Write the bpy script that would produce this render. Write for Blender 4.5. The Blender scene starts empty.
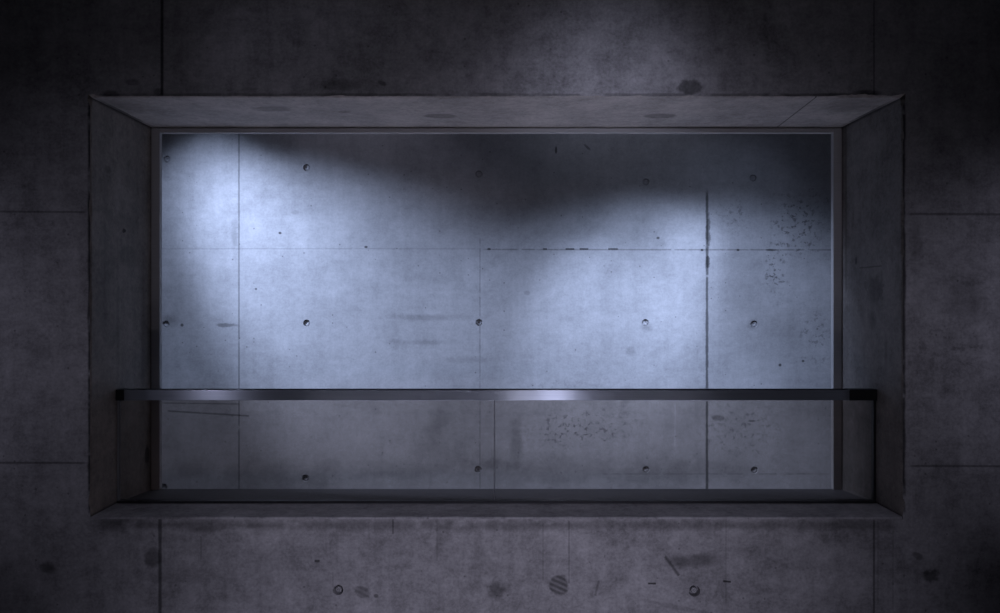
import bpy, bmesh, math, random
from mathutils import Vector, Matrix, noise

random.seed(7)
SC = bpy.context.scene
COL = SC.collection

# ------------------------------------------------------------------ measures
F = 836.0                    # focal length in pixels of a 1000 x 613 frame
CX, CY, EYE = 497.0, 300.0, 1.45
D0, DG, D1, DB = 3.0, 3.214, 3.52, 4.5     # wall face, glass, end of reveal, far wall
XL, XR, ZT, ZS = -1.457, 1.453, 2.178, 0.672   # opening; ZS = top of the sill
DEND = 3.546                  # rear face of the front wall


def P(px, py, d):
    return ((px - CX) * d / F, EYE + (CY - py) * d / F)


def SX(n, d):
    return n * d / F


# ------------------------------------------------------------------ objects
def link(o, parent=None):
    COL.objects.link(o)
    if parent:
        o.parent = parent
    return o


def obj(name, bm, mats, parent=None, smooth=False):
    me = bpy.data.meshes.new(name)
    bm.normal_update()
    bm.to_mesh(me)
    bm.free()
    for m in (mats if isinstance(mats, (list, tuple)) else [mats]):
        me.materials.append(m)
    if smooth:
        for p in me.polygons:
            p.use_smooth = True
    return link(bpy.data.objects.new(name, me), parent)


def struct(o, label, cat):
    o['kind'] = 'structure'
    o['label'] = label
    o['category'] = cat
    return o


def add_box(bm, x0, x1, y0, y1, z0, z1, bevel=0.0, seg=2):
    b = bmesh.new()
    vs = [b.verts.new((x, y, z)) for x in (x0, x1) for y in (y0, y1) for z in (z0, z1)]
    for q in ((0, 1, 3, 2), (4, 6, 7, 5), (0, 4, 5, 1), (2, 3, 7, 6), (0, 2, 6, 4), (1, 5, 7, 3)):
        b.faces.new([vs[i] for i in q])
    bmesh.ops.recalc_face_normals(b, faces=b.faces)
    if bevel:
        bmesh.ops.bevel(b, geom=list(b.edges), offset=bevel, segments=seg, affect='EDGES', profile=0.5)
    me = bpy.data.meshes.new('tmp')
    b.to_mesh(me)
    b.free()
    bm.from_mesh(me)
    bpy.data.meshes.remove(me)


# ------------------------------------------------------------------ node helpers
class NT:
    def __init__(self, tree):
        self.t = tree

    def new(self, kind, **kw):
        n = self.t.nodes.new(kind)
        for k, v in kw.items():
            setattr(n, k, v)
        return n

    def put(self, n, i, v):
        s = n.inputs[i]
        if hasattr(v, 'links'):
            self.t.links.new(v, s)
        else:
            s.default_value = v

    def math(self, op, a, b=None, c=None, clamp=False):
        n = self.new('ShaderNodeMath', operation=op, use_clamp=clamp)
        self.put(n, 0, a)
        if b is not None:
            self.put(n, 1, b)
        if c is not None:
            self.put(n, 2, c)
        return n.outputs[0]

    def ramp(self, v, a, b, lo=0.0, hi=1.0):
        n = self.new('ShaderNodeMapRange', interpolation_type='SMOOTHSTEP')
        self.put(n, 0, v)
        self.put(n, 1, a)
        self.put(n, 2, b)
        self.put(n, 3, lo)
        self.put(n, 4, hi)
        return n.outputs[0]

    def comb(self, x, y, z=0.0):
        n = self.new('ShaderNodeCombineXYZ')
        self.put(n, 0, x)
        self.put(n, 1, y)
        self.put(n, 2, z)
        return n.outputs[0]

    def noise(self, vec, scale, detail=4.0, rough=0.55, dist=0.0):
        n = self.new('ShaderNodeTexNoise')
        self.put(n, 'Vector', vec)
        self.put(n, 'Scale', scale)
        self.put(n, 'Detail', detail)
        self.put(n, 'Roughness', rough)
        self.put(n, 'Distortion', dist)
        return n.outputs['Fac']


def make_group(name, ins, body):
    g = bpy.data.node_groups.new(name, 'ShaderNodeTree')
    for i in ins:
        g.interface.new_socket(name=i, in_out='INPUT', socket_type='NodeSocketFloat')
    g.interface.new_socket(name='Mask', in_out='OUTPUT', socket_type='NodeSocketFloat')
    k = NT(g)
    gi = k.new('NodeGroupInput')
    go = k.new('NodeGroupOutput')
    g.links.new(body(k, {n: gi.outputs[j] for j, n in enumerate(ins)}), go.inputs[0])
    return g


def blob_body(k, i):
    u = k.math('SUBTRACT', i['u'], i['cx'])
    v = k.math('SUBTRACT', i['v'], i['cy'])
    co, si = k.math('COSINE', i['rot']), k.math('SINE', i['rot'])
    a = k.math('ADD', k.math('MULTIPLY', u, co), k.math('MULTIPLY', v, si))
    b = k.math('SUBTRACT', k.math('MULTIPLY', v, co), k.math('MULTIPLY', u, si))
    a = k.math('DIVIDE', a, i['rx'])
    b = k.math('DIVIDE', b, i['ry'])
    r = k.math('SQRT', k.math('ADD', k.math('MULTIPLY', a, a), k.math('MULTIPLY', b, b)))
    n = k.noise(k.comb(i['u'], i['v']), i['nscale'], 4, 0.6)
    r = k.math('ADD', r, k.math('MULTIPLY', k.math('SUBTRACT', n, 0.5), i['ragged']))
    return k.ramp(r, k.math('SUBTRACT', 1.0, i['soft']), 1.0, 1.0, 0.0)


def box_body(k, i):     # a rotated soft rectangle (lines, seams, brushed smears)
    u = k.math('SUBTRACT', i['u'], i['cx'])
    v = k.math('SUBTRACT', i['v'], i['cy'])
    n = k.noise(k.comb(i['u'], i['v']), i['nscale'], 3, 0.6)
    n2 = k.noise(k.comb(k.math('ADD', i['u'], 7.3), i['v']), i['nscale'], 3, 0.6)
    w = k.math('MULTIPLY', k.math('SUBTRACT', n, 0.5), i['ragged'])
    co, si = k.math('COSINE', i['rot']), k.math('SINE', i['rot'])
    a = k.math('ADD', k.math('MULTIPLY', u, co), k.math('MULTIPLY', v, si))
    b = k.math('SUBTRACT', k.math('MULTIPLY', v, co), k.math('MULTIPLY', u, si))
    a = k.math('ADD', k.math('DIVIDE', k.math('ABSOLUTE', a), i['rx']), k.math('MULTIPLY', w, k.math('MINIMUM', 1.0, k.math('DIVIDE', i['ry'], i['rx']))))
    b = k.math('ADD', k.math('DIVIDE', k.math('ABSOLUTE', b), i['ry']), w)
    lo = k.math('SUBTRACT', 1.0, i['soft'])
    m = k.math('MULTIPLY', k.ramp(a, 0.96, 1.0, 1.0, 0.0), k.ramp(b, lo, 1.0, 1.0, 0.0))
    return k.math('MULTIPLY', m, k.ramp(n2, k.math('SUBTRACT', i['breaks'], 0.12), k.math('ADD', i['breaks'], 0.05)))


BLOB = make_group('blob mask', ['u', 'v', 'cx', 'cy', 'rx', 'ry', 'rot', 'soft', 'ragged', 'nscale'], blob_body)
BAND = make_group('band mask', ['u', 'v', 'cx', 'cy', 'rx', 'ry', 'rot', 'soft', 'ragged', 'nscale', 'breaks'], box_body)


def blob(cx, cy, rx, ry, s, rot=0.0, soft=0.5, ragged=0.8, nscale=25.0, mode=None):
    return dict(g=BLOB, s=s, mode=mode, p=dict(cx=cx, cy=cy, rx=rx, ry=ry, rot=rot, soft=soft, ragged=ragged, nscale=nscale))


def band(cx, cy, rx, ry, s, rot=0.0, soft=0.6, ragged=0.5, nscale=18.0, breaks=0.2, mode=None):
    return dict(g=BAND, s=s, mode=mode, p=dict(cx=cx, cy=cy, rx=rx, ry=ry, rot=rot, soft=soft, ragged=ragged, nscale=nscale, breaks=breaks))


def concrete(name, axes, colour=(0.36, 0.36, 0.365), marks=(), seed=0.0, contrast=1.0, streak=1.0, pits=0.5, rough=0.72, sparse=0.78, bumpy=0.25):
    """Cast concrete. axes: which object axes run along and up the surface."""
    m = bpy.data.materials.new(name)
    m.use_nodes = True
    t = m.node_tree
    t.nodes.clear()
    k = NT(t)
    tc = k.new('ShaderNodeTexCoord')
    sep = k.new('ShaderNodeSeparateXYZ')
    t.links.new(tc.outputs['Object'], sep.inputs[0])
    u, v = sep.outputs['XYZ'.index(axes[0])], sep.outputs['XYZ'.index(axes[1])]
    w = k.comb(k.math('ADD', u, seed), v, seed)
    cloud = k.noise(w, 1.1, 3, 0.5, 0.4)
    mott = k.noise(w, 5.5, 8, 0.68, 0.3)
    grain = k.noise(w, 95.0, 3, 0.7)
    fleck = k.noise(w, 30.0, 6, 0.75, 0.2)
    scuff = k.noise(k.comb(k.math('MULTIPLY', k.math('ADD', u, seed), 3.0), k.math('MULTIPLY', v, 24.0), seed), 1.0, 6, 0.7)
    st = k.noise(k.comb(k.math('MULTIPLY', k.math('ADD', u, seed), 16.0), k.math('MULTIPLY', v, 0.8), seed), 1.0, 5, 0.62)
    blot = k.ramp(k.noise(w, 3.1, 7, 0.72, 0.6), 0.53, 0.72)
    val = k.math('ADD', 1.0, k.math('MULTIPLY', k.math('SUBTRACT', cloud, 0.5), 0.6 * contrast))
    val = k.math('ADD', val, k.math('MULTIPLY', k.math('SUBTRACT', mott, 0.5), 1.7 * contrast))
    val = k.math('ADD', val, k.math('MULTIPLY', k.math('SUBTRACT', grain, 0.5), 0.95 * contrast))
    val = k.math('ADD', val, k.math('MULTIPLY', k.math('SUBTRACT', st, 0.5), 0.75 * streak))
    val = k.math('ADD', val, k.math('MULTIPLY', k.math('SUBTRACT', fleck, 0.5), 1.25 * contrast))
    val = k.math('ADD', val, k.math('MULTIPLY', k.math('SUBTRACT', scuff, 0.5), 0.5 * streak))
    val = k.math('SUBTRACT', val, k.math('MULTIPLY', blot, 0.20 * contrast))
    # blow holes
    vo = k.new('ShaderNodeTexVoronoi', feature='F1', voronoi_dimensions='2D')
    k.put(vo, 'Vector', w)
    k.put(vo, 'Scale', 26.0)
    csep = k.new('ShaderNodeSeparateColor')
    t.links.new(vo.outputs['Color'], csep.inputs[0])
    size = k.ramp(csep.outputs[0], sparse, 1.0, 0.02, 0.12)
    pit = k.math('MULTIPLY', k.ramp(k.math('SUBTRACT', vo.outputs['Distance'], size), -0.05, 0.02, 1.0, 0.0),
                 k.ramp(csep.outputs[0], sparse, sparse + 0.01))
    val = k.math('MULTIPLY', val, k.math('SUBTRACT', 1.0, k.math('MULTIPLY', pit, pits)))
    height = k.math('SUBTRACT', k.math('ADD', k.math('MULTIPLY', mott, 0.5), k.math('MULTIPLY', grain, 0.22)), k.math('MULTIPLY', pit, 0.5))
    speck = k.ramp(k.noise(w, 34.0, 5, 0.7), 0.52, 0.62)
    # marks
    for mk in marks:
        g = k.new('ShaderNodeGroup')
        g.node_tree = mk['g']
        k.put(g, 'u', u)
        k.put(g, 'v', v)
        for q, x in mk['p'].items():
            g.inputs[q].default_value = x
        mask = g.outputs[0]
        if mk['mode'] == 'speckle':
            mask = k.math('MULTIPLY', mask, speck)
        if mk['mode'] == 'stripes':
            ww = k.math('SINE', k.math('ADD', k.math('MULTIPLY', v, 330.0), k.math('MULTIPLY', u, 150.0)))
            mask = k.math('MULTIPLY', mask, k.ramp(ww, -0.9, 0.7, 0.6, 1.0))
        val = k.math('MULTIPLY', val, k.math('SUBTRACT', 1.0, k.math('MULTIPLY', mask, min(0.8, mk['s'] * 1.4))))
        if mk['mode'] == 'seam':
            height = k.math('SUBTRACT', height, k.math('MULTIPLY', mask, 0.3))
    mul = k.new('ShaderNodeVectorMath', operation='SCALE')
    mul.inputs[0].default_value = colour
    k.put(mul, 'Scale', val)
    b = k.new('ShaderNodeBsdfPrincipled')
    t.links.new(mul.outputs[0], b.inputs['Base Color'])
    b.inputs['Roughness'].default_value = rough
    b.inputs['Specular IOR Level'].default_value = 0.25
    bump = k.new('ShaderNodeBump')
    bump.inputs['Strength'].default_value = bumpy
    bump.inputs['Distance'].default_value = 0.004
    k.put(bump, 'Height', height)
    t.links.new(bump.outputs[0], b.inputs['Normal'])
    o = k.new('ShaderNodeOutputMaterial')
    t.links.new(b.outputs[0], o.inputs[0])
    return m


def metal(name, colour, rough, aniso=0.0, metallic=1.0, tangent=None):
    m = bpy.data.materials.new(name)
    m.use_nodes = True
    t = m.node_tree
    b = t.nodes['Principled BSDF']
    k = NT(t)
    tc = k.new('ShaderNodeTexCoord')
    sep = k.new('ShaderNodeSeparateXYZ')
    t.links.new(tc.outputs['Object'], sep.inputs[0])
    n = k.noise(k.comb(k.math('MULTIPLY', sep.outputs[0], 3.0), k.math('MULTIPLY', sep.outputs[1], 300.0), k.math('MULTIPLY', sep.outputs[2], 300.0)), 1.0, 4, 0.6)
    sc = k.new('ShaderNodeVectorMath', operation='SCALE')
    sc.inputs[0].default_value = colour
    k.put(sc, 'Scale', k.math('ADD', 0.85, k.math('MULTIPLY', n, 0.3)))
    t.links.new(sc.outputs[0], b.inputs['Base Color'])
    k.put(b, 'Roughness', k.math('ADD', rough - 0.03, k.math('MULTIPLY', n, 0.06)))
    b.inputs['Metallic'].default_value = metallic
    if aniso:
        b.inputs['Anisotropic'].default_value = aniso
        tg = k.new('ShaderNodeCombineXYZ')
        for i in range(3):
            tg.inputs[i].default_value = tangent[i]
        t.links.new(tg.outputs[0], b.inputs['Tangent'])
    return m


def glass_material():
    m = bpy.data.materials.new('tinted glass')
    m.use_nodes = True
    t = m.node_tree
    t.nodes.clear()
    k = NT(t)
    fr = k.new('ShaderNodeFresnel')
    fr.inputs['IOR'].default_value = 1.5
    tr = k.new('ShaderNodeBsdfTransparent')
    tr.inputs['Color'].default_value = GLASS_TINT
    gl = k.new('ShaderNodeBsdfGlossy')
    gl.inputs['Roughness'].default_value = 0.02
    mx = k.new('ShaderNodeMixShader')
    t.links.new(fr.outputs[0], mx.inputs[0])
    t.links.new(tr.outputs[0], mx.inputs[1])
    t.links.new(gl.outputs[0], mx.inputs[2])
    o = k.new('ShaderNodeOutputMaterial')
    t.links.new(mx.outputs[0], o.inputs[0])
    return m


GLASS_TINT = (0.80, 0.755, 0.72, 1.0)     # per surface, two surfaces per pane


# ------------------------------------------------------------------ marks on each surface
def fp(px, py):
    return P(px, py, D0)


def bp(px, py):
    return P(px, py, DB)


def seam_v(px, y0, y1, d, wpx, s, **kw):
    (x, z0), (_, z1) = P(px, y0, d), P(px, y1, d)
    return band(x, (z0 + z1) / 2, SX(wpx, d), abs(z1 - z0) / 2, s, soft=0.4, mode='seam', **kw)


def v_line(px, y0, y1, d, wpx, s, breaks=0.25, ragged=0.4):
    (x, z0), (_, z1) = P(px, y0, d), P(px, y1, d)
    return band(x, (z0 + z1) / 2, abs(z1 - z0) / 2, SX(wpx, d), s, rot=math.pi / 2, soft=0.7, ragged=ragged, breaks=breaks, mode='seam')


def h_line(x0, x1, py0, py1, d, wpx, s, breaks=0.25, ragged=0.4):
    (a, z0), (b, z1) = P(x0, py0, d), P(x1, py1, d)
    return band((a + b) / 2, (z0 + z1) / 2, abs(b - a) / 2, SX(wpx, d), s, rot=math.atan2(z1 - z0, b - a), soft=0.7, ragged=ragged, breaks=breaks, mode='seam')


def fblob(px, py, rx, ry, s, deg=0, soft=0.5, ragged=0.8, nscale=25, mode=None, d=D0):
    x, z = P(px, py, d)
    return blob(x, z, SX(rx, d), SX(ry, d), s, math.radians(-deg), soft, ragged, nscale, mode)


def fband(px, py, rx, ry, s, deg=0, soft=0.5, ragged=0.5, nscale=25, breaks=0.2, mode=None, d=D0):
    x, z = P(px, py, d)
    return band(x, z, SX(rx, d), SX(ry, d), s, math.radians(-deg), soft, ragged, nscale, breaks, mode)


front_marks = [
    # pour and panel joints
    v_line(162, -60, 97, D0, 2.2, 0.55, 0.15), v_line(160, 516, 720, D0, 2.6, 0.45, 0.15),
    v_line(874, -60, 96, D0, 1.3, 0.35), v_line(874, 518, 720, D0, 1.6, 0.40),
    h_line(-260, 89, 210, 212, D0, 1.5, 0.32, 0.32), h_line(-260, 89, 462, 463, D0, 1.6, 0.36, 0.3),
    h_line(905, 1250, 214, 215, D0, 1.8, 0.34, 0.3), h_line(908, 1250, 466, 467, D0, 1.6, 0.34, 0.32),
    # grime around the edges of the opening
    fband(89.5, 306, 210, 2.6, 0.6, 90, 0.8, 1.2, 9, 0.42), fband(903.5, 306, 210, 3.0, 0.6, 90, 0.8, 1.4, 9, 0.42),
    fband(497, 95, 406, 2.6, 0.30, 0, 0.8, 1.2, 9, 0.44), fband(497, 525, 404, 8, 0.30, 0, 0.9, 1.4, 7, 0.42),
    # stains over the lintel
    fblob(340, 85, 24, 8, 0.28), fblob(382, 83, 6, 3, 0.35, 25), fblob(690, 87, 15, 9, 0.42, 0, 0.35, 0.9),
    fblob(868, 92.5, 19, 3.4, 0.42, 2, 0.7, 1.2, 26), fblob(838, 95, 34, 3.2, 0.36, 0, 0.8, 1.2, 26), fblob(785, 96, 20, 2.4, 0.3, 0, 0.8, 1.2, 26), fblob(110, 95, 12, 6, 0.4),
    fblob(640, 58, 9, 8, 0.12), fblob(132, 82, 10, 4, 0.25), fblob(158, 92, 6, 5, 0.3),
    # stains under the sill
    fblob(153, 558, 10, 13, 0.34, 0, 0.4, 0.6), fblob(48, 568, 11, 9, 0.40, 0, 0.7), fblob(172, 575, 60, 10, 0.10),
    fblob(930, 576, 13, 8, 0.45, 0, 0.6, 1.2, 30), fblob(918, 556, 8, 4, 0.35, 30), fblob(112, 512, 24, 16, 0.25, 20),
    fblob(497, 590, 12, 13, 0.35, 0, 0.8, 1.2, 30), fblob(480, 560, 10, 40, 0.12, 0, 0.9),
    fblob(559, 585, 11, 12.5, 0.48, -25, 0.3, 1.1, 20, 'stripes'),
    fblob(590, 560, 4, 10, 0.40, 0, 0.5, 2.0, 60, 'speckle'), fblob(603, 560, 4.5, 10, 0.45, 0, 0.5, 2.0, 60, 'speckle'),
    fband(597, 588, 8, 1.8, 0.28, -75, 0.8, 0.5), fband(569, 552, 32, 0.9, 0.30, 90, 0.8, 0.4),
    fband(672, 566, 12, 2.4, 0.42, 54, 0.9, 0.5), fblob(700, 560, 38, 10, 0.32, -5, 0.8, 1.0, 20), fblob(678, 562, 14, 10, 0.2, 0, 0.8, 1.0, 24),
    fband(652, 583.5, 4, 1.3, 0.65, 0, 0.6, 0.3), fband(727, 581.5, 4, 1.4, 0.65, 5, 0.6, 0.4), fband(726, 545, 60, 0.8, 0.2, 90, 0.8, 0.4),
    fblob(362, 592, 10, 7, 0.36, 10, 0.35, 1.3, 30, 'stripes'), fblob(376, 596, 3, 2.5, 0.4),
    fband(317, 561, 2.6, 1.6, 0.5, 0), fband(333, 580, 8, 0.9, 0.14, 90), fband(393, 526, 8, 1.0, 0.35, 90),
    fblob(400, 540, 40, 20, 0.12, 0, 0.9), fband(437, 540, 22, 2.2, 0.18, 90, 0.9, 0.8), fband(201, 548, 12, 0.8, 0.25, 90, 0.8, 0.4), fband(543, 550, 30, 1.0, 0.18, 90, 0.9, 0.5), fband(878, 560, 45, 1.0, 0.18, 90, 0.9, 0.5), fband(893, 570, 40, 1.2, 0.15, 90, 0.9, 0.6), fblob(265, 560, 16, 26, 0.10, 0, 0.95, 1.2, 14), fblob(205, 530, 22, 5, 0.22, 0, 0.8, 1.2, 18), fblob(255, 526, 30, 4, 0.16, 0, 0.9, 1.2, 18), fblob(440, 540, 6, 22, 0.18, 0, 0.9), fblob(690, 610, 60, 3, 0.15, 12),
    fblob(825, 540, 9, 6, 0.25, 40, 0.8), fblob(960, 300, 45, 60, 0.22, 0, 0.95, 1.4, 9), fblob(915, 240, 10, 35, 0.2, 0, 0.9),
    fblob(50, 470, 40, 60, 0.10, 0, 0.95, 1.2, 9), fblob(30, 245, 40, 18, 0.15, 0, 0.9, 1.2, 12), fblob(40, 350, 25, 12, 0.15, 0, 0.9, 1.4, 16),
    fblob(968, 350, 30, 40, 0.25, 0, 0.95, 1.6, 20, 'speckle'), fblob(935, 340, 30, 50, 0.2, 0, 0.95, 1.6, 20, 'speckle'),
]

back_marks = [
    v_line(239, 100, 560, DB, 1.2, 0.34, 0.36), v_line(480, 232, 560, DB, 0.9, 0.22, 0.42), v_line(707, 188, 560, DB, 1.9, 0.5, 0.36, 1.0),
    h_line(120, 480, 249, 249, DB, 0.9, 0.12, 0.42), h_line(480, 900, 249.5, 250, DB, 1.1, 0.28, 0.46),
    h_line(600, 830, 474, 474, DB, 1.0, 0.16, 0.46), h_line(167, 250, 411, 416, DB, 1.3, 0.35, 0.4), h_line(160, 240, 403, 404, DB, 1.0, 0.3, 0.42),
    fband(545, 249, 2, 1, 0.55, d=DB), fband(570, 249, 4.5, 1.1, 0.6, d=DB), fband(584, 249, 4.5, 1.1, 0.55, d=DB), fband(613, 249, 5, 1.2, 0.5, d=DB),
    fblob(702, 250, 2, 1.5, 0.6, d=DB), fblob(738, 250, 2, 1.5, 0.6, d=DB), fblob(772, 250, 8, 1.4, 0.45, d=DB), fblob(489, 249, 2.5, 1.5, 0.55, d=DB),
    fblob(708, 262, 2.6, 8, 0.5, 0, 0.5, 1.5, 30, d=DB), fblob(708, 230, 3, 20, 0.45, 0, 0.6, 1.8, 30, d=DB),
    fblob(800, 225, 46, 50, 0.45, 0, 0.9, 1.4, 10, 'speckle', d=DB), fblob(775, 275, 16, 40, 0.5, 0, 0.9, 1.6, 16, 'speckle', d=DB),
    fblob(735, 215, 26, 24, 0.3, 0, 0.9, 1.4, 16, 'speckle', d=DB), fblob(815, 335, 20, 50, 0.35, 0, 0.9, 1.4, 12, 'speckle', d=DB),
    fblob(235, 235, 6, 30, 0.2, 0, 0.9, 1.4, 16, d=DB), fblob(225, 325, 14, 2.6, 0.35, 0, 0.6, 1.2, 30, d=DB), fblob(182, 325, 2, 2, 0.5, d=DB),
    fblob(430, 317, 70, 5, 0.16, 0, 0.9, 1.6, 14, d=DB), fblob(425, 342, 50, 4, 0.14, 0, 0.9, 1.6, 14, d=DB), fblob(470, 360, 40, 6, 0.14, 0, 0.9, 1.6, 14, d=DB),
    fblob(280, 233, 2, 1.6, 0.55, d=DB), fblob(366, 247, 2.2, 1.6, 0.55, d=DB), fblob(256, 289, 1.8, 1.4, 0.5, d=DB), fblob(658, 238, 2, 1.6, 0.5, d=DB),
    fblob(780, 365, 2, 2, 0.55, d=DB), fblob(803, 361, 1.8, 1.6, 0.5, d=DB), fblob(527, 293, 4, 3, 0.15, d=DB), fblob(295, 212, 5, 3, 0.12, d=DB),
    fblob(560, 385, 90, 8, 0.14, 0, 0.95, 1.6, 12, 'speckle', d=DB), fblob(560, 432, 60, 26, 0.35, 0, 0.9, 1.4, 14, 'speckle', d=DB),
    fblob(560, 470, 150, 26, 0.20, 0, 0.95, 1.4, 7, d=DB), fblob(700, 470, 110, 26, 0.18, 0, 0.95, 1.4, 8, d=DB), fblob(300, 476, 90, 22, 0.18, 0, 0.95, 1.3, 8, d=DB), fblob(600, 425, 70, 24, 0.30, 0, 0.9, 1.5, 12, 'speckle', d=DB), fblob(740, 430, 60, 40, 0.30, 0, 0.9, 1.5, 12, 'speckle', d=DB), fblob(440, 450, 70, 30, 0.14, 0, 0.95, 1.4, 9, d=DB), fblob(516, 440, 9, 34, 0.22, 0, 0.8, 1.0, 12, d=DB), fblob(490, 465, 30, 8, 0.25, 0, 0.9, 1.4, 14, d=DB), fblob(400, 470, 90, 14, 0.16, 0, 0.95, 1.2, 8, d=DB),
    fblob(440, 420, 14, 40, 0.16, 20, 0.9, 1.0, 10, d=DB), fblob(718, 418, 8, 4, 0.3, 0, 0.6, 1.0, 30, d=DB), fblob(752, 421, 5, 1.5, 0.35, d=DB),
    fband(675, 425, 22, 1.2, -0.12, 90, 0.8, 0.5, d=DB), fblob(556, 150, 1.4, 5, 0.5, 0, d=DB), fblob(587, 147, 6, 1.6, 0.35, 40, d=DB),
    fblob(190, 470, 30, 18, 0.2, 0, 0.9, 1.2, 12, d=DB), fblob(753, 324, 8, 8, 0.22, 0, 0.9, 1.0, 20, d=DB), fblob(647, 328, 9, 6, 0.2, 0, 0.9, 1.0, 20, d=DB),
    fblob(170, 320, 14, 9, 0.22, 0, 0.9, 1.2, 20, d=DB), fblob(625, 395, 8, 14, 0.16, 0, 0.9, 1.2, 18, d=DB), fblob(630, 352, 6, 8, 0.16, 0, 0.9, 1.4, 20, d=DB),
]


def sof(px, py):      # a point of the soffit
    d = (ZT - EYE) * F / (CY - py)
    return (px - CX) * d / F, d


def soffit_blob(px, py, rx, ry, s, **kw):
    x, y = sof(px, py)
    return blob(x, y, rx, ry, s, **kw)


sa, sb = sof(780, 125), sof(815, 98)
soffit_marks = [
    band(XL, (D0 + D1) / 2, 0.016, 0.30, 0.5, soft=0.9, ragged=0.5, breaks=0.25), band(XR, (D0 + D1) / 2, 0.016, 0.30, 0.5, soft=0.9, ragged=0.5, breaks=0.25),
    soffit_blob(440, 116, 0.075, 0.05, 0.30, soft=0.3, ragged=0.5), soffit_blob(660, 116, 0.075, 0.05, 0.30, soft=0.3, ragged=0.5),
    soffit_blob(272, 109, 0.09, 0.06, 0.28, soft=0.5), soffit_blob(345, 112, 0.03, 0.03, 0.22), soffit_blob(850, 105, 0.16, 0.2, 0.3, soft=0.9),
    soffit_blob(300, 122, 0.2, 0.06, -0.12, soft=0.9), soffit_blob(120, 105, 0.16, 0.2, 0.25, soft=0.9),
    band((sa[0] + sb[0]) / 2, (sa[1] + sb[1]) / 2, math.hypot(sb[0] - sa[0], sb[1] - sa[1]) / 2 + .05, 0.004, 0.5,
         rot=math.atan2(sb[1] - sa[1], sb[0] - sa[0]), mode='seam'),
]


def jamb(px, py, left):
    d = (XL if left else XR) * F / (px - CX)
    return d, EYE + (CY - py) * d / F


def jamb_blob(px, py, ry, rz, s, left, **kw):
    y, z = jamb(px, py, left)
    return blob(y, z, ry, rz, s, **kw)


left_marks = [
    jamb_blob(124, 231, 0.02, 0.012, 0.7, True, ragged=1.5, nscale=60), jamb_blob(143, 340, 0.035, 0.5, 0.18, True, soft=0.9),
    jamb_blob(118, 330, 0.02, 0.3, 0.15, True, soft=0.9), jamb_blob(108, 170, 0.03, 0.02, 0.25, True), jamb_blob(147, 455, 0.03, 0.05, 0.5, True),
    jamb_blob(128, 255, 0.1, 0.05, 0.15, True), jamb_blob(104, 305, 0.02, 0.2, 0.15, True, soft=0.9),
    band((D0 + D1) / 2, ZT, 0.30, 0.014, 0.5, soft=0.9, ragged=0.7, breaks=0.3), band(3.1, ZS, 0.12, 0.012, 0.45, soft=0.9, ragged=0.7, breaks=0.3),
]
right_marks = [
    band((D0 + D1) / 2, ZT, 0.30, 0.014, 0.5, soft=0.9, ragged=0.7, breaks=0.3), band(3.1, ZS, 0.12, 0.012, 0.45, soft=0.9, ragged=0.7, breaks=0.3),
    band(jamb(874, 288, False)[0], jamb(874, 288, False)[1], 0.075, 0.085, 0.22, soft=0.9, ragged=1.3, nscale=24, breaks=0.2), jamb_blob(876, 292, 0.085, 0.08, 0.2, False, soft=0.8, ragged=1.2, nscale=22), jamb_blob(872, 320, 0.06, 0.06, 0.25, False, soft=0.9),
    jamb_blob(856, 261, 0.012, 0.02, 0.4, False), jamb_blob(886, 350, 0.02, 0.09, 0.25, False, soft=0.9),
    band(jamb(846, 210, False)[0], jamb(846, 210, False)[1], 0.35, 0.006, 0.35, rot=math.pi / 2, breaks=0.3),
    band(jamb(870, 267, False)[0], jamb(870, 267, False)[1], 0.10, 0.004, 0.3, breaks=0.35),
]

NEUT = (0.36, 0.355, 0.36)
WARM = (0.43, 0.395, 0.37)
M = dict(
    front=concrete('cast concrete front', 'XZ', NEUT, front_marks, 0.0, 0.92, 0.8, 0.4, 0.72, 0.90),
    soffit=concrete('lit concrete soffit', 'XY', WARM, soffit_marks, 3.7, 0.7, 0.2, 0.3),  # paler, warmer copy of the wall concrete: lit tone put into its colour
    left=concrete('shaded concrete left reveal', 'YZ', (0.22, 0.192, 0.168), left_marks, 5.1, 0.8, 0.8, 0.3),  # darker, browner copy of the wall concrete: shade put into its colour
    right=concrete('shaded concrete right reveal', 'YZ', (0.175, 0.16, 0.148), right_marks, 8.3, 0.8, 0.8, 0.3),  # shaded copy again, darkened further than the left side
    sill=concrete('cast concrete sill', 'XY', NEUT, [], 11.9, 0.9, 0.3, 0.35),
    back=concrete('cast concrete back', 'XZ', (0.40, 0.40, 0.40), back_marks, 21.0, 0.44, 0.40, 0.45, 0.72, 0.93, 0.2),
    floor=concrete('polished concrete floor', 'XY', (0.14, 0.14, 0.145), [], 41.0, 0.6, 0.0, 0.2, 0.5),
    plug=concrete('mortar plug', 'XZ', (0.34, 0.34, 0.345), [], 61.0, 0.6, 0.0, 0.0),
    frame=metal('dull grey metal frame', (0.43, 0.425, 0.42), 0.6, 0.0, 0.0),
    shaded_sill=metal('dark grey flashing', (0.065, 0.063, 0.066), 0.65, 0.0, 0.0),  # dark tone stands in for shade on the rear sill
    steel=metal('brushed dark steel', (0.335, 0.37, 0.415), 0.30, 1.0, 0.72, (0, 0, 1)),
    black=metal('matt black metal', (0.02, 0.02, 0.022), 0.5, 0.0, 0.3),
    seal=metal('grey sealant', (0.20, 0.20, 0.205), 0.6, 0.0, 0.0),
    glass=glass_material(),
)


# ------------------------------------------------------------------ front wall with the deep opening
def wob(s, t, amp, scale):
    return amp * noise.noise(Vector((s * scale, t * 11.3, 4.2)))


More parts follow.
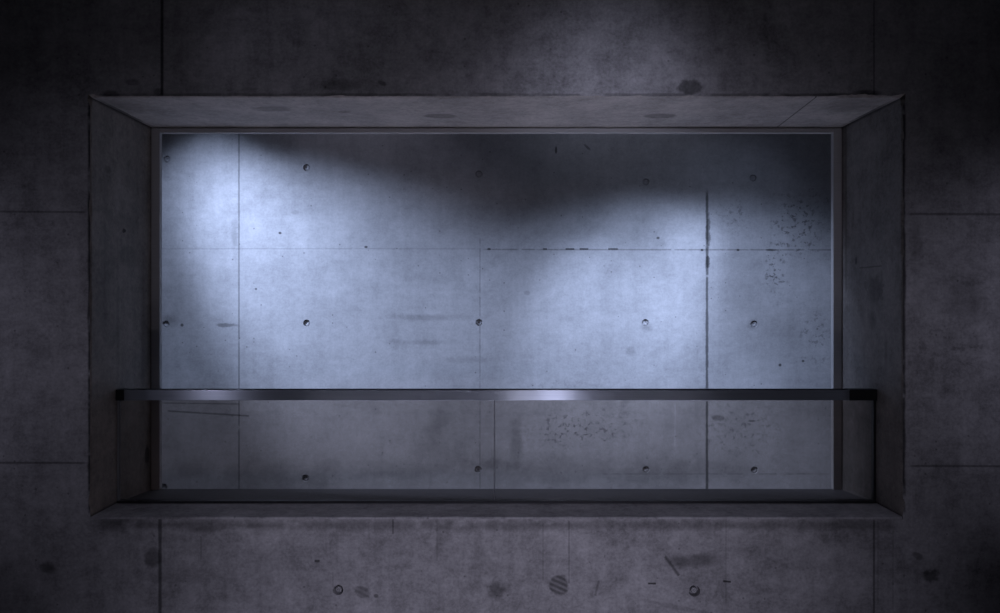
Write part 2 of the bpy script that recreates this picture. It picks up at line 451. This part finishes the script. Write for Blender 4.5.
CHIPS = [  # (pixel x, pixel y, size in m) crumbled spots of the opening's arris
    (866, 97, .010, .10), (845, 97, .006, .05), (902, 215, .008, .07), (902, 245, .006, .05), (91, 98, .014, .03), (902, 98, .013, .03),
    (91, 210, .006, .05), (902, 135, .007, .02), (902, 380, .005, .03), (91, 300, .005, .05), (345, 97, .004, .05), (690, 97, .004, .03), (91, 500, .007, .03), (902, 505, .008, .03)]


def loop_points(step=0.012):
    """Anticlockwise points of the opening seen from the front: (x, z, nx, nz, side)."""
    zb = ZS - 0.008
    out = []

    def seg(a, b, nx, nz, side):
        n = max(2, int(math.hypot(b[0] - a[0], b[1] - a[1]) / step))
        for i in range(n):
            f = i / n
            out.append((a[0] + (b[0] - a[0]) * f, a[1] + (b[1] - a[1]) * f, nx, nz, side))
    seg((XL, zb), (XR, zb), 0, -1, 'bottom')
    seg((XR, zb), (XR, ZT), 1, 0, 'right')
    seg((XR, ZT), (XL, ZT), 0, 1, 'top')
    seg((XL, ZT), (XL, zb), -1, 0, 'left')
    return out


def build_front():
    bm = bmesh.new()
    pts = loop_points()
    n = len(pts)
    chip = []
    for px, py, s, r in CHIPS:
        x, z = fp(px, py)
        chip.append((x, z, s, r))
    A, B, C, E, G = [], [], [], [], []
    for i, (x, z, nx, nz, side) in enumerate(pts):
        prev = pts[i - 1]
        ox, oz = nx, nz
        if prev[4] != side:                       # a corner: grow both ways
            ox, oz = nx + prev[2], nz + prev[3]
        off = 0.002 + abs(wob(x, z + i * 0.01, 0.004, 9.0)) + max(0, wob(x, z + i * .03, 0.004, 40.0))
        for cx, cz, s, r in chip:
            dd = math.hypot(x - cx, z - cz)
            if dd < r:
                off += s * (1 - (dd / r) ** 2) * (0.65 + 0.5 * noise.noise(Vector((x * 60, z * 60, 1))))
        if side == 'bottom':
            off = 0.0
            oz = 0
        A.append(bm.verts.new((x + ox * off, D0, z + oz * off)))
        dep = 0.0 if side == 'bottom' else 0.005 + off * 0.6
        B.append(bm.verts.new((x, D0 + max(dep, 0.0005), z)))
        C.append(bm.verts.new((x, DG, z)))
        zz = z
        if z < ZS:
            zz = z - 0.022
        E.append(bm.verts.new((x, DEND, zz)))
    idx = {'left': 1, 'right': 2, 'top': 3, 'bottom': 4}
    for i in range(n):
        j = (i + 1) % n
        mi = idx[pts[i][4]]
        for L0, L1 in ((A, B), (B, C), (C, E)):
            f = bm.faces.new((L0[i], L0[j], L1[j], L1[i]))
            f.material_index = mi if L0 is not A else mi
    X0, X1, Z1 = -5.0, 5.0, 3.3
    of = [bm.verts.new(p) for p in ((X0, D0, 0), (X1, D0, 0), (X1, D0, Z1), (X0, D0, Z1))]
    ob = [bm.verts.new((v.co.x, DEND, v.co.z)) for v in of]
    for i in range(4):
        bm.faces.new((of[i], ob[i], ob[(i + 1) % 4], of[(i + 1) % 4]))
    nb = sum(p[4] == 'bottom' for p in pts)
    nr = nb + sum(p[4] == 'right' for p in pts)
    nt = nr + sum(p[4] == 'top' for p in pts)
    runs = [(0, nb), (nb, nr), (nr, nt), (nt, n)]
    for L, O in ((A, of), (E, ob)):
        for q, (a, b) in enumerate(runs):
            f = bm.faces.new([L[i % n] for i in range(b, a - 1, -1)] + [O[q], O[(q + 1) % 4]])
            f.material_index = 0
    bmesh.ops.recalc_face_normals(bm, faces=bm.faces)
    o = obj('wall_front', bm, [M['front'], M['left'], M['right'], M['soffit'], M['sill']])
    return struct(o, 'dark concrete wall around the wide rectangular opening, nearest the camera', 'wall')


def drill(wall, d, holes):
    """Recess the formwork tie holes: (px, py, radius, depth)."""
    bm = bmesh.new()
    for px, py, r, dep in holes:
        x, z = P(px, py, d)
        mt = Matrix.Translation((x, d + dep / 2 - 0.01, z)) @ Matrix.Rotation(math.pi / 2, 4, 'X')
        bmesh.ops.create_cone(bm, cap_ends=True, segments=36, radius1=r * 0.9, radius2=r, depth=dep + 0.02, matrix=mt)
    cut = obj('cutter', bm, M['front'])
    md = wall.modifiers.new('holes', 'BOOLEAN')
    md.operation = 'DIFFERENCE'
    md.solver = 'EXACT'
    md.object = cut
    dg = bpy.context.evaluated_depsgraph_get()
    me = bpy.data.meshes.new_from_object(wall.evaluated_get(dg))
    wall.modifiers.clear()
    old = wall.data
    wall.data = me
    me.name = wall.name
    bpy.data.meshes.remove(old)
    bpy.data.objects.remove(cut)


def plug(wall, d, px, py, r, dep, fill, face=0.38):
    """The mortar plug set back inside a tie hole, with its small centre dimple."""
    x, z = P(px, py, d)
    bm = bmesh.new()
    prof = [(r * 0.95 * fill, dep + .004), (r * 0.93 * fill, dep * (face + .12)), (r * 0.84 * fill, dep * (face + .02)), (r * 0.30 * fill, dep * face), (r * 0.18 * fill, dep * (face + .12)), (0.0005, dep * (face + .16))]
    rings = []
    N = 28
    for rr, y in prof:
        rings.append([bm.verts.new((x + rr * math.cos(2 * math.pi * i / N), d + y, z + rr * math.sin(2 * math.pi * i / N))) for i in range(N)])
    for a, b in zip(rings, rings[1:]):
        for i in range(N):
            bm.faces.new((a[i], a[(i + 1) % N], b[(i + 1) % N], b[i]))
    bm.faces.new(rings[-1])
    bm.faces.new(rings[0][::-1])
    bmesh.ops.recalc_face_normals(bm, faces=bm.faces)
    return obj('tie_hole_plug', bm, M['plug'], wall, smooth=True)


front = build_front()
FH = [(338, 590, 5.4, 0.03), (694.5, 591, 5.9, 0.03)]
FH = [(a, b, SX(r, D0), e) for a, b, r, e in FH]
drill(front, D0, FH)
for a, b, r, e in FH:
    plug(front, D0, a, b, r, e, 0.56, 0.16)

bm = bmesh.new()
add_box(bm, -5.0, 5.0, DB, DB + 0.3, 0, 4.4)
back = struct(obj('wall_back', bm, M['back']), 'pale concrete wall lit in two pools of light behind the opening', 'wall')
BH = [(167, 159), (306.5, 167.5), (479, 174), (646, 182), (753, 178),
      (166, 324), (306.5, 323), (479, 322.5), (645.5, 322.5), (754, 324),
      (164, 487), (305.5, 478), (478, 469.5), (646, 469.5), (754.5, 470)]
BH = [(a, b, SX(3.7, DB), 0.016) for a, b in BH]
drill(back, DB, BH)
for a, b, r, e in BH:
    plug(back, DB, a, b, r, e, 0.97)

# ------------------------------------------------------------------ the rest of the shell
bm = bmesh.new(); add_box(bm, -6, 6, -4.0, DB + 0.3, -0.2, 0.0)
struct(obj('floor', bm, M['floor']), 'smooth grey concrete floor running under both walls', 'floor')
# ------------------------------------------------------------------ sill and stop frame of the opening
win = bpy.data.objects.new('window_1', None)
link(win)
win.location = ((XL + XR) / 2, D0, ZS)
struct(win, 'deep unglazed opening with concrete sill and thin metal stop frame', 'window')
INV = Matrix.Translation((-win.location.x, -win.location.y, -win.location.z))

# the concrete sill in front of the glass, its front arris worn uneven
def sweep(name, prof, mat, wear):
    bm = bmesh.new()
    rows = []
    for i in range(NXS + 1):
        x = XL + (XR - XL) * i / NXS
        e = wob(x, 1.0, 0.0022, 14.0) + wob(x, 3.0, 0.0012, 50.0)
        rows.append([bm.verts.new((x, y, z + (e if q in wear else 0))) for q, (y, z) in enumerate(prof)])
    m = len(prof)
    for a, b in zip(rows, rows[1:]):
        for q in range(m):
            bm.faces.new((a[q], a[(q + 1) % m], b[(q + 1) % m], b[q]))
    bm.faces.new(rows[0])
    bm.faces.new(rows[-1][::-1])
    bmesh.ops.recalc_face_normals(bm, faces=bm.faces)
    bmesh.ops.transform(bm, matrix=INV, verts=bm.verts)
    return obj(name, bm, mat, win)


NXS = 220
sweep('sill', [(D0 - 0.002, ZS - 0.0080), (D0 - 0.002, ZS - 0.0045), (D0 + 0.001, ZS - 0.0005), (D0 + 0.006, ZS), (DG, ZS), (DG, ZS - 0.0085)], M['sill'], (1, 2, 3))
# rear sill behind it, falling to the back; shade put into its dark colour
f_ = sweep('sill_back_shaded', [(DG, ZS - 0.001), (DEND - 0.004, ZS - 0.022), (DEND, ZS - 0.025), (DEND, ZS - 0.0315), (DG, ZS - 0.0085)], M['shaded_sill'], ())
f_['label'] = 'sloping rear sill behind the glass, shade put into its dark grey colour'

# stop frame: an angle profile along left, top and right, a shadow gap to the reveal
bm = bmesh.new()
wl, wt, gap = 0.0365, 0.0235, 0.0045
xl, xr, zt = XL + wl, XR - wl, ZT - wt
zb = ZS - 0.0215
for y0, y1, g in ((D1, D1 + 0.013, gap), (D1 + 0.013, DEND, 0.0)):
    add_box(bm, XL + g * 0.2, xl, y0, y1, zb, ZT - g, 0.0015)
    add_box(bm, xr, XR - g * 0.2, y0, y1, zb, ZT - g, 0.0015)
    add_box(bm, xl, xr, y0, y1, zt, ZT - g, 0.0015)
bmesh.ops.transform(bm, matrix=INV, verts=bm.verts)
obj('stop_frame', bm, M['frame'], win)

# ------------------------------------------------------------------ the glass balustrade
bal = bpy.data.objects.new('glass_balustrade', None)
link(bal)
bal.location = ((XL + XR) / 2, DG, ZS)
bal['label'] = 'low tinted glass balustrade with dark flat steel handrail spanning the concrete opening'
bal['category'] = 'balustrade'
INB = Matrix.Translation((-bal.location.x, -bal.location.y, -bal.location.z))


def part(name, bm, mat, label=None, parent=None, smooth=False):
    bmesh.ops.transform(bm, matrix=INB, verts=bm.verts)
    o = obj(name, bm, mat, parent or bal, smooth)
    if label:
        o['label'] = label
    return o


RY0 = 3.192
RZ1 = EYE - (389.8 - CY) * RY0 / F
RZ0 = EYE - (400.3 - CY) * RY0 / F
RY1 = RY0 + 0.045
bm = bmesh.new()
# hollow rail: a channel turned down over the glass, with a groove under it
x0, x1 = XL + 0.002, XR - 0.002
tw = 0.014
add_box(bm, x0, x1, RY0, RY1, RZ0 + 0.016, RZ1, 0.0022, 3)
add_box(bm, x0, x1, RY0, RY0 + tw, RZ0, RZ0 + 0.019, 0.001, 2)
add_box(bm, x0, x1, RY1 - tw, RY1, RZ0, RZ0 + 0.019, 0.001, 2)
rail = part('handrail', bm, M['steel'], 'dark brushed flat steel handrail on the glass edge')
for a, b in ((XL + 0.001, XL + 0.034), (XR - 0.108, XR - 0.001)):  # darker boxes over both ends of the rail
    bm = bmesh.new()
    add_box(bm, a, b, RY0 - 0.0015, RY1 + 0.0015, RZ0 - 0.0012, RZ1 + 0.0012, 0.002, 2)
    o = part('rail_end_box', bm, M['black'], 'matt black box around the rail end', rail)

GY0, GY1 = RY0 + 0.0165, RY0 + 0.0285
XJ = (494.5 - CX) * GY0 / F
for a, b in ((XL + 0.006, XJ - 0.0012), (XJ + 0.0012, XR - 0.006)):
    bm = bmesh.new()
    add_box(bm, a, b, GY0, GY1, ZS + 0.0085, RZ0 + 0.012, 0.0008, 1)
    part('glass_panel', bm, M['glass'])
bm = bmesh.new()
add_box(bm, XJ - 0.0011, XJ + 0.0011, GY0 + 0.001, GY1 - 0.001, ZS + 0.0085, RZ0 + 0.010)
part('joint_seal', bm, M['seal'], 'grey sealant joint between the two panes')
bm = bmesh.new()
add_box(bm, XL + 0.003, XR - 0.003, GY0 - 0.012, GY1 + 0.012, ZS - 0.002, ZS + 0.0090, 0.0010, 2)
part('base_channel', bm, M['black'], 'black base channel holding the glass')
for a, b, sm in ((XL, XL + 0.006, 'seal'), (XR - 0.009, XR, 'black')):
    bm = bmesh.new()
    add_box(bm, a, b, GY0 - 0.004, GY1 + 0.004, ZS + 0.004, RZ0, 0.001, 1)
    part('side_seal', bm, M[sm], 'dark seal between glass and reveal')


# ------------------------------------------------------------------ lights
def spot(name, loc, target, half, blend, watts, colour, radius):
    l = bpy.data.lights.new(name, 'SPOT')
    l.energy = watts
    l.color = colour
    l.spot_size = 2 * half
    l.spot_blend = blend
    l.shadow_soft_size = radius
    o = bpy.data.objects.new(name, l)
    o.location = loc
    d = Vector(target) - Vector(loc)
    o.rotation_euler = d.to_track_quat('-Z', 'Y').to_euler()
    return link(o)


COOL = (0.54, 0.66, 1.0)
DIM = (0.76, 0.74, 1.0)
SOFT = (0.84, 0.80, 1.0)


def lamp(name, loc, target, half, blend, watts, colour, radius):
    g = sum(colour) / 3.0
    return spot(name, loc, target, half, blend, watts / g, colour, radius)


def trough(name, loc, target, sx, sy, spread, watts, colour):
    l = bpy.data.lights.new(name, 'AREA')
    l.shape = 'RECTANGLE'
    l.size, l.size_y = sx, sy
    l.spread = math.radians(spread)
    l.energy = watts / (sum(colour) / 3.0)
    l.color = colour
    o = bpy.data.objects.new(name, l)
    o.location = loc
    o.rotation_euler = (Vector(target) - Vector(loc)).to_track_quat('-Z', 'Y').to_euler()
    return link(o)


# far-side lamps above the opening: two pools of light, plus unseen added fills
lamp('wall_washer_and_fill', (-2.50, 3.76, 2.90), (0.308, DB, 0.387), 0.392, 1.0, 565.0, COOL, 0.04)
lamp('wall_washer_and_fill', (0.22, 3.72, 2.418), (0.829, DB, 0.692), 0.499, 0.99, 96.0, COOL, 0.05)
lamp('wall_washer_and_fill', (1.784, 3.788, 2.382), (0.221, DB, 1.089), 0.423, 0.75, 80.0, COOL, 0.05)
lamp('wall_washer_and_fill', (0.585, 3.724, 2.503), (1.961, DB, 0.307), 0.595, 0.97, 85.0, COOL, 0.05)
lamp('wall_washer_and_fill', (1.50, 3.75, 2.80), (1.0, DB, 0.8), 0.70, 1.0, 4.0, COOL, 0.05)
lamp('wall_washer_and_fill', (-1.598, 3.90, 2.83), (-1.42, DB, 1.07), 0.603, 1.0, 57.8, COOL, 0.03)
lamp('wall_washer_and_fill', (-0.20, 3.75, 2.90), (-0.2, DB, 0.6), 0.60, 1.0, 3.0, DIM, 0.05)
lamp('wall_washer_and_fill', (-1.30, 3.75, 2.60), (-1.45, DB, 0.55), 0.36, 1.0, 28.0, COOL, 0.05)  # unseen fill added to lift the lower left of the back wall
lamp('wall_washer_and_fill', (-0.75, 3.80, 2.70), (-0.7, DB, 2.1), 0.90, 1.0, 2.2, DIM, 0.05)  # faint unseen fill added for the dark upper left of the wall
lamp('wall_washer_and_fill', (0.75, 3.80, 2.72), (0.75, DB, 2.05), 0.90, 1.0, 1.8, (0.68, 0.74, 1.0), 0.05)  # second faint fill, added for the upper right
# lamps on the near side: down-lights close to the wall, floor light, unseen added fills
lamp('down_light_and_fill', (0.302, 2.04, 2.55), (0.466, D0, 0.647), 1.025, 0.75, 1.7, DIM, 0.12)
lamp('down_light_and_fill', (0.302, 2.04, 2.60), (0.40, D0, 1.6), 0.8, 1.0, 5.2, DIM, 0.12)
lamp('down_light_and_fill', (-1.42, 2.30, 2.40), (-1.5, D0, 0.541), 1.1, 1.0, 1.0, DIM, 0.10)
lamp('down_light_and_fill', (-1.817, 1.20, 2.00), (-1.12, 3.2, 1.09), 0.15, 1.0, 15.0, DIM, 0.09)
lamp('down_light_and_fill', (-1.42, 2.30, 2.40), (-0.6, D0, 2.25), 0.45, 1.0, 0.9, DIM, 0.10)  # not a down-light: faint fill added for the upper left front wall
lamp('lintel_fill', (0.34, 1.60, 1.30), (0.40, D0, 2.08), 0.26, 1.0, 18.0, (0.70, 0.74, 1.0), 0.05)  # unseen upward fill added to brighten the wall over the lintel
lamp('low_fill', (0.445, 0.0, 1.10), (0.05, D0, 0.25), 0.42, 1.0, 38.0, DIM, 0.10)  # unseen fills, this and the next three, added to brighten the lower wall
lamp('low_fill', (0.445, 0.0, 1.10), (-0.30, D0, 0.10), 0.42, 1.0, 26.0, DIM, 0.10)
lamp('low_fill', (0.445, 0.0, 1.10), (0.92, D0, 0.24), 0.29, 1.0, 22.0, DIM, 0.10)
lamp('low_fill', (0.445, 0.0, 1.10), (-1.02, D0, 0.24), 0.28, 1.0, 16.0, DIM, 0.10)
lamp('floor_light', (0.135, 1.70, 0.12), (0.04, D0, 1.0), 1.1, 0.80, 6.2, SOFT, 0.05)
lamp('side_fill', (-2.45, 1.60, 1.50), (-2.0, D0, 1.28), 0.50, 1.0, 7.5, DIM, 0.10)  # unseen fills, this and the next two, added to lift the wall's sides
lamp('side_fill', (2.45, 1.60, 1.60), (2.05, D0, 1.33), 0.52, 1.0, 11.0, DIM, 0.10)
lamp('side_fill', (-2.60, 2.20, 0.10), (-1.95, D0, 1.00), 0.55, 1.0, 1.6, DIM, 0.10)
trough('floor_trough', (0.05, 2.20, 0.05), (0.05, D0, 1.5), 2.2, 0.06, 60.0, 1.1, SOFT)

w = bpy.data.worlds.new('night sky')
SC.world = w
w.use_nodes = True
bg = w.node_tree.nodes['Background']
bg.inputs[0].default_value = (0.55, 0.65, 1.0, 1)
bg.inputs[1].default_value = 0.002

# ------------------------------------------------------------------ camera
cd = bpy.data.cameras.new('camera')
cd.sensor_width = 36.0
cd.lens = 36.0 * F / 1000.0
cd.shift_x = 3.0 / 1000.0
cd.shift_y = -6.5 / 1000.0
cam = bpy.data.objects.new('camera', cd)
cam.location = (0, 0, EYE)
cam.rotation_euler = (math.pi / 2, 0, 0)
link(cam)
SC.camera = cam
SC.view_settings.view_transform = 'Standard'
SC.view_settings.look = 'None'
SC.view_settings.exposure = 0.0
SC.view_settings.gamma = 1.0
SC.view_settings.use_curve_mapping = False
SC.cycles.use_denoising = True
